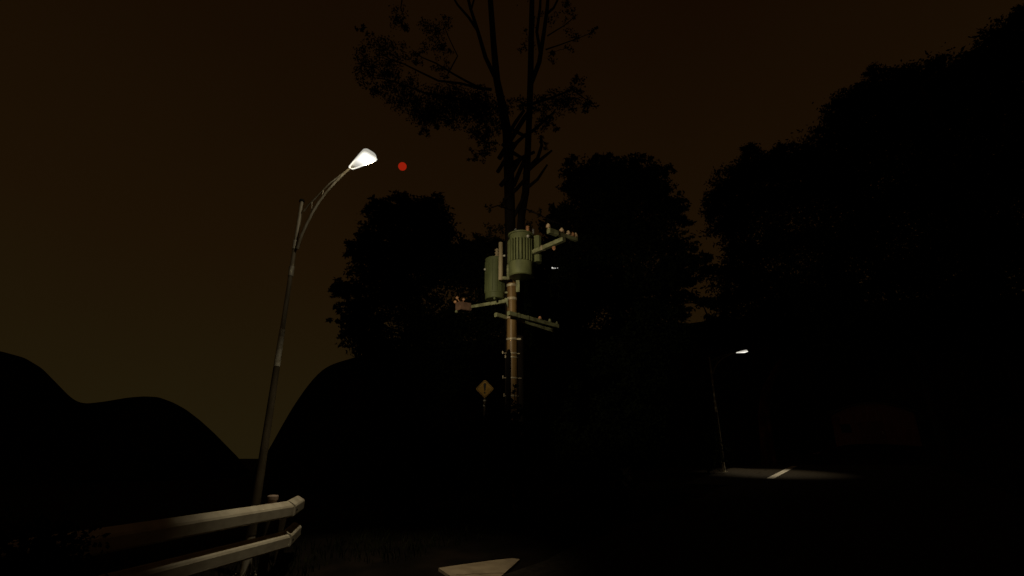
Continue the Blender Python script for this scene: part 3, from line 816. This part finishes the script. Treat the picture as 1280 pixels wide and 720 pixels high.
# --- the tall bare-limbed tree behind the pole
TY = 15.6
def tall_tree():
    bx_ = at(640, 300, TY); base = Vector((bx_.x + 0.05, TY, G(bx_.x, TY)))
    root = thing('tall_tree', 'tall thin crowned tree with two long bare trunks rising behind the utility pole', 'tree', base, GT)
    def L_(pts, ws, y0=TY, y1=None, seg=10):
        y1 = y0 if y1 is None else y1; n = len(pts); out = []; rr = []
        for i, ((px, py), w) in enumerate(zip(pts, ws)):
            p = at(px, py, y0 + (y1 - y0) * i / (n - 1)); out.append(p); rr.append(0.5 * w * (p - EYE).length / F * 0.95)
        return out, rr
    b = MB()
    p, r = L_([(638, 300), (637, 250), (636, 205), (634, 165), (627, 128), (621, 100), (617, 55), (613, 0), (611, -60), (606, -140)], [14, 13.5, 13, 12, 10, 8.5, 7, 6, 4.5, 3])
    b.tube([base - Vector((0, 0, 0.1)), base.lerp(p[0], 0.5)] + p, [0.26, 0.22] + r, 12); b.build('trunk', M['bark'], root)
    b = MB()
    p, r = L_([(650, 300), (652, 268), (657, 240), (659, 205), (661, 160), (663, 105), (664, 50), (665, 0), (667, -60), (664, -120)], [10, 10, 9.5, 8.5, 7.5, 7.5, 6.5, 5.5, 4.5, 3], TY + 0.1, TY + 0.6)
    b.tube([base + Vector((0.1, 0.1, -0.1)), base.lerp(p[0], 0.5) + Vector((0.05, 0, 0))] + p, [0.2, 0.17] + r, 12); b.build('trunk', M['bark'], root)
    limbs = [
        ([(618, 95), (607, 72), (597, 38), (588, 10), (581, -20), (572, -70)], [5.5, 5, 4.2, 3.5, 3, 1.5], TY, TY + .3),
        ([(598, 40), (586, 22), (572, 6), (560, -14)], [3.4, 3, 2.4, 1.6], TY, TY + .5),
        ([(589, 12), (594, -6), (592, -40)], [2.5, 2, 1.2], TY, TY),
        ([(664, 104), (674, 78), (680, 40), (684, 10), (687, -30)], [6, 5.5, 4.5, 4, 2.5], TY + .3, TY),
        ([(676, 70), (671, 40), (675, 10), (677, -30)], [4, 3.5, 3, 2], TY + .3, TY + .6),
        ([(683, 18), (692, 10), (697, 0), (698, -25)], [3, 2.8, 2.4, 1.5], TY, TY),
        ([(614, 112), (600, 110), (582, 101), (566, 92), (545, 79), (528, 72), (515, 62)], [4, 3.2, 2.6, 2.2, 1.8, 1.3, 0.8], TY, TY - 1.2),
        ([(606, 112), (575, 104), (548, 101), (525, 90), (505, 80), (488, 74), (468, 62)], [3.2, 2.8, 2.4, 2, 1.6, 1.2, 0.8], TY, TY - 2),
        ([(600, 128), (560, 122), (530, 116), (510, 108), (490, 101), (470, 97)], [3.5, 2.8, 2.2, 1.8, 1.4, 0.8], TY, TY - 1.5),
        ([(560, 92), (572, 70), (560, 45), (552, 25)], [1.8, 1.4, 1.1, 0.7], TY - .8, TY - 1.2),
        ([(504, -10), (501, 10), (505, 22)], [1.8, 1.2, 0.7], TY - 1, TY - 1),
        ([(664, 130), (690, 122), (715, 112), (735, 126)], [4, 3, 2.2, 1], TY + .3, TY - .6),
        ([(682, 62), (700, 56), (722, 48), (742, 40)], [1.8, 1.4, 1, 0.6], TY, TY - .5),
        ([(684, 45), (705, 32), (722, 18)], [1.6, 1.2, 0.7], TY, TY - .6),
        # the stubby crossing branches between the trunks
        ([(626, 232), (640, 215), (652, 196)], [6, 6, 5], TY - .2, TY - .1),
        ([(624, 198), (640, 172), (655, 148), (660, 140)], [6, 6, 6, 4], TY - .25, TY),
        ([(628, 205), (646, 178), (657, 168)], [5, 5, 4], TY - .2, TY),
        ([(642, 232), (652, 208), (660, 190)], [6, 5.5, 4], TY, TY + .2),
        ([(655, 218), (668, 206), (680, 196), (690, 188)], [5, 4.5, 4, 2.5], TY + .2, TY),
        ([(658, 212), (672, 198), (677, 182), (676, 170)], [5, 5, 4, 3], TY + .2, TY),
        ([(640, 205), (655, 196), (668, 190)], [6, 5, 4], TY, TY),
        ([(634, 170), (645, 152), (655, 138)], [5, 5, 4], TY, TY),
        ([(664, 165), (682, 150), (694, 138)], [4, 3, 2], TY + .3, TY),
        ([(630, 250), (646, 236), (658, 222)], [5, 5, 4], TY - .2, TY),
        ([(640, 275), (650, 256), (658, 240)], [5, 5, 4], TY, TY + .1),
        ([(628, 180), (640, 190), (656, 200)], [5, 5, 4], TY - .1, TY),
        ([(626, 155), (640, 162), (660, 172)], [5, 4.5, 4], TY - .1, TY),
        ([(622, 215), (634, 196), (642, 178)], [5, 5, 3], TY - .3, TY - .2),
        ([(659, 235), (672, 224), (684, 206)], [4.5, 4, 2.5], TY + .1, TY),
        ([(638, 262), (622, 257), (608, 262)], [2.5, 1.6, 0.8], TY - .2, TY - 1.2),
        ([(650, 258), (668, 266), (686, 274), (700, 280)], [2, 1.6, 1.2, .7], TY, TY - 1),
    ]
    for pts, ws, y0, y1 in limbs:
        b = MB(); p, r = L_(pts, ws, y0, y1); b.tube(p, [max(0.006, q) for q in r], 8); b.build('limb', M['bark'], root)
    cl = [(450, 36, 9, 6, 60), (462, 41, 6, 4, 25), (498, 24, 15, 10, 190), (504, 33, 9, 8, 80), (545, 38, 17, 18, 330), (556, 24, 8, 9, 70), (540, 60, 15, 9, 150),
          (472, 70, 24, 16, 420), (492, 62, 20, 12, 300), (460, 92, 18, 16, 320), (485, 92, 24, 14, 380), (478, 112, 20, 10, 240), (505, 107, 22, 12, 330), (524, 68, 10, 12, 110), (455, 75, 12, 14, 140),
          (550, 85, 18, 8, 140), (556, 62, 12, 7, 60), (512, 127, 24, 13, 750), (535, 140, 24, 16, 1100), (560, 122, 30, 14, 1100), (585, 135, 26, 18, 1300), (607, 138, 22, 18, 1100), (560, 148, 26, 10, 420), (530, 160, 10, 10, 130), (545, 160, 8, 6, 60),
          (597, 165, 16, 13, 280), (610, 178, 18, 12, 280), (600, 190, 14, 10, 170), (590, 198, 7, 6, 40), (618, 160, 16, 12, 260), (597, 110, 10, 8, 70), (628, 138, 16, 14, 320),
          (650, 128, 16, 9, 240), (672, 132, 18, 10, 240), (698, 126, 22, 11, 480), (720, 112, 12, 12, 220), (733, 130, 12, 8, 190), (715, 132, 14, 10, 220), (684, 145, 16, 8, 160), (678, 160, 14, 12, 170), (692, 163, 8, 7, 60), (682, 178, 8, 8, 60), (722, 101, 5, 5, 40),
          (692, 30, 12, 16, 60), (712, 18, 14, 10, 90), (722, 42, 18, 10, 90), (740, 38, 7, 4, 40), (700, 62, 16, 8, 60), (690, 68, 8, 8, 70), (660, 50, 12, 14, 45), (655, 62, 10, 8, 40), (708, 0, 10, 8, 50), (668, 20, 12, 12, 30),
          (612, 260, 9, 4, 30), (628, 256, 12, 6, 60), (690, 276, 14, 6, 50), (675, 268, 12, 6, 40), (664, 282, 16, 8, 90), (620, 288, 20, 9, 170),
          (560, -40, 40, 20, 500), (640, -60, 60, 24, 700), (700, -50, 40, 24, 500), (600, -90, 50, 30, 600)]
    P = []; tw = []
    for px, py, rx, rz, n in cl:
        y = TY + (px - 640) / 200.0 * 1.2 * (1 if px < 640 else -0.8) + R.uniform(-0.4, 0.4)
        c = at(px, py, y); sc = (c - EYE).length / F * 0.9
        P.append(clump_points(c, (rx * sc, 0.6 * (rx + rz) * sc, rz * sc), int(n * 1.6), tw, 0.18))
    bt = MB()
    for a, t in tw:
        a = Vector(a); t = Vector(t); mid = a.lerp(t, 0.5) + Vector((R.uniform(-1, 1), R.uniform(-1, 1), R.uniform(-0.6, 1))) * 0.12 * (t - a).length
        bt.tube([a, mid, t], [0.012, 0.008, 0.004], 5, False)
    leaf_mesh('crown', np.concatenate(P), 0.060, M['leaf_dry'], root, 0.44, 0.0, bt)
tall_tree()

# --- rounded tree left of the pole
YB = 21.0
bb = at(520, 470, YB)
tree('broadleaf_tree', 'dense round crowned tree left of the utility pole, under the red moon', 'tree', gp(bb.x, YB),
     [gp(bb.x, YB), (bb.x + .1, YB, 3.5), (bb.x, YB + .1, 6.5), (bb.x - .2, YB, 9.0), (bb.x - .1, YB, 11.0)],
     [(508, 268, YB, 36, 22, 1500), (480, 268, YB, 24, 20, 900), (540, 272, YB, 28, 24, 1200), (470, 300, YB, 26, 26, 1100), (510, 310, YB, 46, 40, 2600), (553, 295, YB, 20, 24, 800), (556, 330, YB, 40, 36, 2000),
      (450, 312, YB - .3, 20, 12, 420), (470, 335, YB, 34, 26, 1400), (440, 360, YB - .6, 26, 10, 460), (425, 366, YB - .8, 15, 8, 190), (500, 365, YB, 56, 40, 2800), (446, 382, YB - .4, 24, 12, 520), (432, 400, YB - .6, 18, 9, 260), (455, 402, YB - .3, 30, 16, 800), (444, 420, YB - .3, 20, 10, 300), (470, 430, YB, 40, 20, 1300), (540, 410, YB, 60, 40, 2800),
      (590, 312, YB, 24, 16, 800), (615, 310, YB + .3, 24, 14, 700), (600, 345, YB, 44, 34, 2000), (610, 400, YB, 50, 40, 2200), (520, 470, YB, 60, 40, 2200), (500, 530, YB, 50, 40, 1600), (640, 335, YB, 30, 40, 1700), (650, 390, YB, 40, 44, 2000), (500, 246, YB, 14, 6, 150), (545, 250, YB, 14, 7, 150), (470, 252, YB, 10, 6, 110)],
     0.115, M['leaf'], GT, 2.7, 0.24, 0.02)

# --- rounded tree right of the pole
YC = 20.0
bb = at(775, 470, YC)
tree('broadleaf_tree', 'tall dark full crowned tree right of the utility pole', 'tree', gp(bb.x, YC),
     [gp(bb.x, YC), (bb.x, YC + .1, 4.0), (bb.x + .2, YC, 8.0), (bb.x, YC, 11.0), (bb.x, YC, 13.0)],
     [(745, 222, YC, 34, 22, 1500), (785, 218, YC, 40, 18, 1500), (815, 225, YC, 22, 18, 800), (725, 232, YC, 22, 28, 1000), (770, 255, YC, 60, 36, 3000), (825, 255, YC, 24, 24, 900), (845, 262, YC, 18, 14, 420), (855, 276, YC, 12, 7, 130), (702, 268, YC, 20, 14, 600), (692, 285, YC, 18, 14, 450),
      (740, 300, YC, 60, 44, 3000), (800, 300, YC, 50, 40, 2400), (845, 305, YC - .2, 24, 14, 560), (868, 325, YC - .3, 20, 7, 240), (848, 328, YC - .2, 28, 14, 700), (885, 322, YC - .4, 12, 5, 90), (835, 350, YC, 30, 18, 800), (862, 352, YC - .3, 20, 7, 200), (780, 360, YC, 80, 46, 3800), (850, 372, YC - .3, 26, 9, 380), (875, 378, YC - .3, 18, 6, 160), (840, 392, YC - .2, 26, 9, 380), (848, 408, YC - .3, 18, 6, 160), (800, 410, YC, 56, 34, 2400), (725, 350, YC, 40, 50, 2200), (710, 400, YC, 44, 40, 2200), (835, 425, YC, 36, 14, 700),
      (775, 465, YC, 60, 40, 2200), (765, 525, YC, 60, 44, 1700), (684, 318, YC, 26, 30, 1300), (676, 365, YC, 34, 40, 1900), (670, 400, YC, 34, 30, 1500), (715, 202, YC, 10, 6, 100), (755, 198, YC, 18, 6, 170), (800, 201, YC, 18, 6, 170), (832, 215, YC, 10, 7, 110)],
     0.11, M['leaf'], GT, 2.7, 0.24, 0.02)

# --- the wood on the right
YD = 33.0
bb = at(893, 470, YD)
tree('roadside_tree', 'spreading dark tree above the distant street lamp, lowest of the trees on the right', 'tree', gp(bb.x - .4, YD),
     [gp(bb.x - .4, YD), (bb.x, YD, 6), (bb.x + 1.0, YD, 10), (bb.x + 2.0, YD, 14), (bb.x + 3.2, YD, 19)],
     [(950, 208, YD, 34, 20, 1500), (990, 203, YD, 34, 20, 1500), (925, 225, YD, 30, 24, 1300), (905, 245, YD, 24, 18, 800), (893, 262, YD, 16, 12, 360), (960, 250, YD, 60, 40, 3400), (1020, 230, YD, 50, 40, 2800), (915, 280, YD, 30, 24, 1200), (925, 315, YD, 22, 18, 700), (980, 310, YD, 60, 40, 3200), (905, 340, YD - .5, 26, 10, 480), (885, 336, YD - .8, 16, 6, 150), (930, 355, YD, 40, 24, 1500), (900, 378, YD - .5, 24, 9, 380), (878, 380, YD - .8, 14, 5, 110), (950, 390, YD, 60, 28, 2400), (895, 402, YD - .5, 22, 8, 300), (1000, 370, YD, 60, 44, 3000), (905, 420, YD, 36, 14, 900),
      (938, 187, YD, 12, 6, 130), (980, 184, YD, 16, 6, 170), (1010, 190, YD, 14, 6, 130)],
     0.165, M['leaf'], GT, 2.6, 0.35, 0.03)
YE = 28.0
bb = at(1170, 520, YE)
tree('roadside_tree', 'tall broad dark tree in the middle of the wood on the right', 'tree', gp(bb.x, YE),
     [gp(bb.x, YE), (bb.x, YE, 7), (bb.x - 1, YE, 12), (bb.x - 1.5, YE, 17), (bb.x - 1.5, YE, 21)],
     [(1105, 115, YE, 34, 20, 1400), (1070, 135, YE, 28, 20, 1100), (1050, 162, YE, 24, 22, 1000), (1145, 105, YE, 34, 20, 1400), (1110, 165, YE, 66, 46, 3800), (1170, 150, YE, 50, 50, 3200), (1050, 210, YE, 40, 40, 2200), (1110, 250, YE, 80, 50, 4200), (1190, 250, YE, 70, 60, 3600), (1060, 300, YE, 50, 44, 2600), (1130, 340, YE, 80, 50, 3600), (1220, 350, YE, 80, 60, 3400), (1040, 370, YE, 40, 40, 1800), (1100, 410, YE, 70, 30, 2400),
      (1095, 92, YE, 14, 6, 150), (1125, 93, YE, 14, 7, 130), (1165, 84, YE, 16, 7, 190), (1075, 114, YE, 10, 7, 120), (1172, 80, YE, 8, 4, 60), (1040, 148, YE, 10, 8, 110)],
     0.165, M['leaf'], GT, 2.6, 0.35, 0.03)
YF = 20.0
bb = at(1300, 560, YF)
tree('roadside_tree', 'tallest nearest dark tree at the right edge of the picture', 'tree', gp(bb.x, YF),
     [gp(bb.x, YF), (bb.x, YF, 6), (bb.x, YF, 11), (bb.x, YF, 16), (bb.x, YF, 19)],
     [(1240, 80, YF, 30, 22, 1300), (1215, 100, YF, 26, 22, 1100), (1270, 55, YF, 26, 24, 1200), (1300, 40, YF, 34, 28, 1500), (1190, 120, YF, 24, 22, 900), (1255, 130, YF, 60, 50, 3600), (1330, 110, YF, 60, 60, 2800), (1230, 210, YF, 70, 50, 3400), (1310, 220, YF, 70, 60, 3000), (1250, 300, YF, 70, 50, 3000), (1330, 320, YF, 70, 60, 2600), (1240, 390, YF, 60, 40, 2200), (1320, 420, YF, 70, 40, 2200),
      (1265, 28, YF, 12, 6, 130), (1280, 20, YF, 14, 6, 150), (1225, 62, YF, 12, 7, 130), (1248, 54, YF, 14, 6, 140), (1208, 78, YF, 9, 6, 80)],
     0.13, M['leaf'], GT, 2.7, 0.3, 0.025)

# --- reddish trunk beyond the lit patch
YP = 41.0
q0, q1, q2, q3 = at(958, 560, YP), at(955, 520, YP), at(957, 490, YP), at(970, 462, YP)
root = tree('pine_tree', 'leaning tree with a dim reddish trunk beyond the lit patch of road', 'tree', gp(q0.x, YP),
     [(q0.x, YP, G(q0.x, YP) - 0.1), tuple(q1), tuple(q2), tuple(q3), tuple(at(990, 430, YP))],
     [(990, 430, YP, 40, 18, 1500), (1030, 440, YP, 40, 14, 1000), (960, 425, YP, 26, 12, 600)], 0.15, M['leaf'], GT, 1.5, 0.55, 0.03)
for ch in root.children:
    if ch.name.startswith('trunk'): ch.data.materials[0] = M['redbark']

# --- shrubs
GS = 'shrubs beside the road'
def shrub(name, label, x, y, blobs, leaf, n, m='leaf', sparse=0.2):
    g0 = G(x, y); root = thing(name, label, 'shrub', (x, y, g0), GS)
    b = MB(); P = []
    for bx2, by2, bz2, rx, rz, k in blobs:
        c = Vector((x + bx2, y + by2, g0 + bz2))
        b.tube([(x + bx2 * 0.15, y + by2 * 0.15, g0 - 0.05), (x + bx2 * 0.6, y + by2 * 0.6, g0 + bz2 * 0.5), tuple(c)], [0.03, 0.022, 0.008], 6)
        P.append(clump_points(c, (rx, rx, rz), int(n * k), None, sparse))
    b.build('stems', M['bark'], root)
    leaf_mesh('foliage', np.concatenate(P), leaf, M[m], root, 0.5)
shrub('shrub', 'tall leafy shrub hiding the foot of the utility pole', 0.12, 11.7, [(0, 0, 1.0, 0.8, 0.9, 1.6), (-0.35, 0.1, 1.8, 0.5, 0.5, .8), (0.35, 0, 1.7, 0.5, 0.5, .8), (0.0, 0.1, 2.15, 0.34, 0.36, .3), (-0.45, 0.2, 2.25, 0.3, 0.3, .3), (0.45, 0.1, 2.3, 0.25, 0.28, .16), (-0.10, 0.0, 2.55, 0.18, 0.24, .05), (-0.06, 0.0, 2.85, 0.09, 0.16, .02), (-0.42, 0.15, 2.62, 0.16, 0.14, .06), (-0.66, 0.3, 2.42, 0.14, 0.12, .05), (-0.75, 0.3, 2.1, 0.3, 0.3, .3)], 0.055, 1500)
shrub('shrub', 'dark spreading shrub between the warning sign and the left hill', -2.6, 13.5, [(0, 0, 0.9, 1.2, 0.9, 1.6), (-0.8, 0, 1.2, 0.8, 0.7, .8), (0.8, 0, 1.3, 0.8, 0.8, .8)], 0.08, 1300)
shrub('shrub', 'low dark shrub under the tall tree right of the pole', 2.4, 15.0, [(0, 0, 1.0, 1.2, 1.0, 1.6), (0.8, 0.2, 1.3, 0.9, 0.8, .9), (-0.8, 0, 1.4, 0.8, 0.9, .9)], 0.08, 1300)
shrub('shrub', 'added dark leafy shrub hiding the near left length of the guard rail', -3.2, 3.75, [(0, 0, 0.5, 0.42, 0.5, 1.6), (-0.15, 0.1, 0.85, 0.34, 0.30, 1.0), (-0.55, -0.2, 0.7, 0.45, 0.5, 1.2), (0.2, 0.05, 0.5, 0.28, 0.3, .6)], 0.035, 2600)  # shrub added to keep the rail's left end in darkness
fs = at(879, 535, 26.0)
shrub('shrub', 'faintly lit shrub left of the distant street lamp post', fs.x, fs.y, [(0, 0, 0.9, 0.9, 0.9, 1.4), (0.1, 0, 2.0, 0.6, 0.8, 1.0), (-0.1, 0, 3.0, 0.45, 0.8, .7)], 0.09, 1100)

# --- a short row of tiny glowing balls on a wire among the leaves right of the transformers
root = thing('dot_row', 'short row of tiny white glowing dots among dark leaves right of the transformers', 'lights', at(693, 334.5, 17.6))
ps_ = [at(690.4, 334.8, 17.6), at(692.4, 335.2, 17.6), at(694.4, 335.2, 17.6), at(697.0, 334.9, 17.6)]
b = MB(); b.tube([at(680, 331, 17.7)] + [p + Vector((0, 0, 0.03)) for p in ps_] + [at(712, 330, 17.8)], 0.006, 6); b.build('wire', M['matt_black'], root)
for p, r in zip(ps_, (0.030, 0.022, 0.018, 0.015)):
    b = MB(); b.ball(p, r, 1.1, 10, 6); b.build('glow_dot', M['glow_dot'], root)

# --- grass on the verge
def grass():
    P = []
    n = 6000
    x = NR.uniform(-6.5, 1.2, n); y = NR.uniform(6.4, 13.5, n)
    pl = ROADLEFT.x * (x - ROADMID.x) + ROADLEFT.y * (y - ROADMID.y)
    keep = (pl > 2.6) & ~((x > -1.35) & (y < 9.6))
    dens = np.sin(x * 2.1) * np.sin(y * 1.7 + x) > -0.35
    keep &= dens
    x = x[keep]; y = y[keep]; z = gz(x, y); n = len(x)
    h = NR.uniform(0.05, 0.20, n); a = NR.uniform(0, 6.28, n); lean = NR.uniform(0.1, 0.6, n)
    w = 0.006
    bx_ = np.stack([x, y, z], 1)
    sd_ = np.stack([np.cos(a), np.sin(a), np.zeros(n)], 1) * w
    ld = np.stack([-np.sin(a), np.cos(a), np.zeros(n)], 1)
    mid = bx_ + ld * (lean * h * 0.3)[:, None] + np.stack([0 * h, 0 * h, h * 0.6], 1)
    tip = bx_ + ld * (lean * h)[:, None] + np.stack([0 * h, 0 * h, h], 1)
    V = np.stack([bx_ - sd_, bx_ + sd_, mid + sd_ * 0.7, tip, mid - sd_ * 0.7], 1).reshape(-1, 3)
    b = MB(); b.add(V.tolist(), [(5 * i, 5 * i + 1, 5 * i + 2, 5 * i + 3, 5 * i + 4) for i in range(n)])
    tag(b.build('grass', M['grass']), 'thin grass on the verge behind the guard rail', 'grass', None, 'stuff')
grass()

for o in bpy.data.objects:
    if '_o' in o: del o['_o']
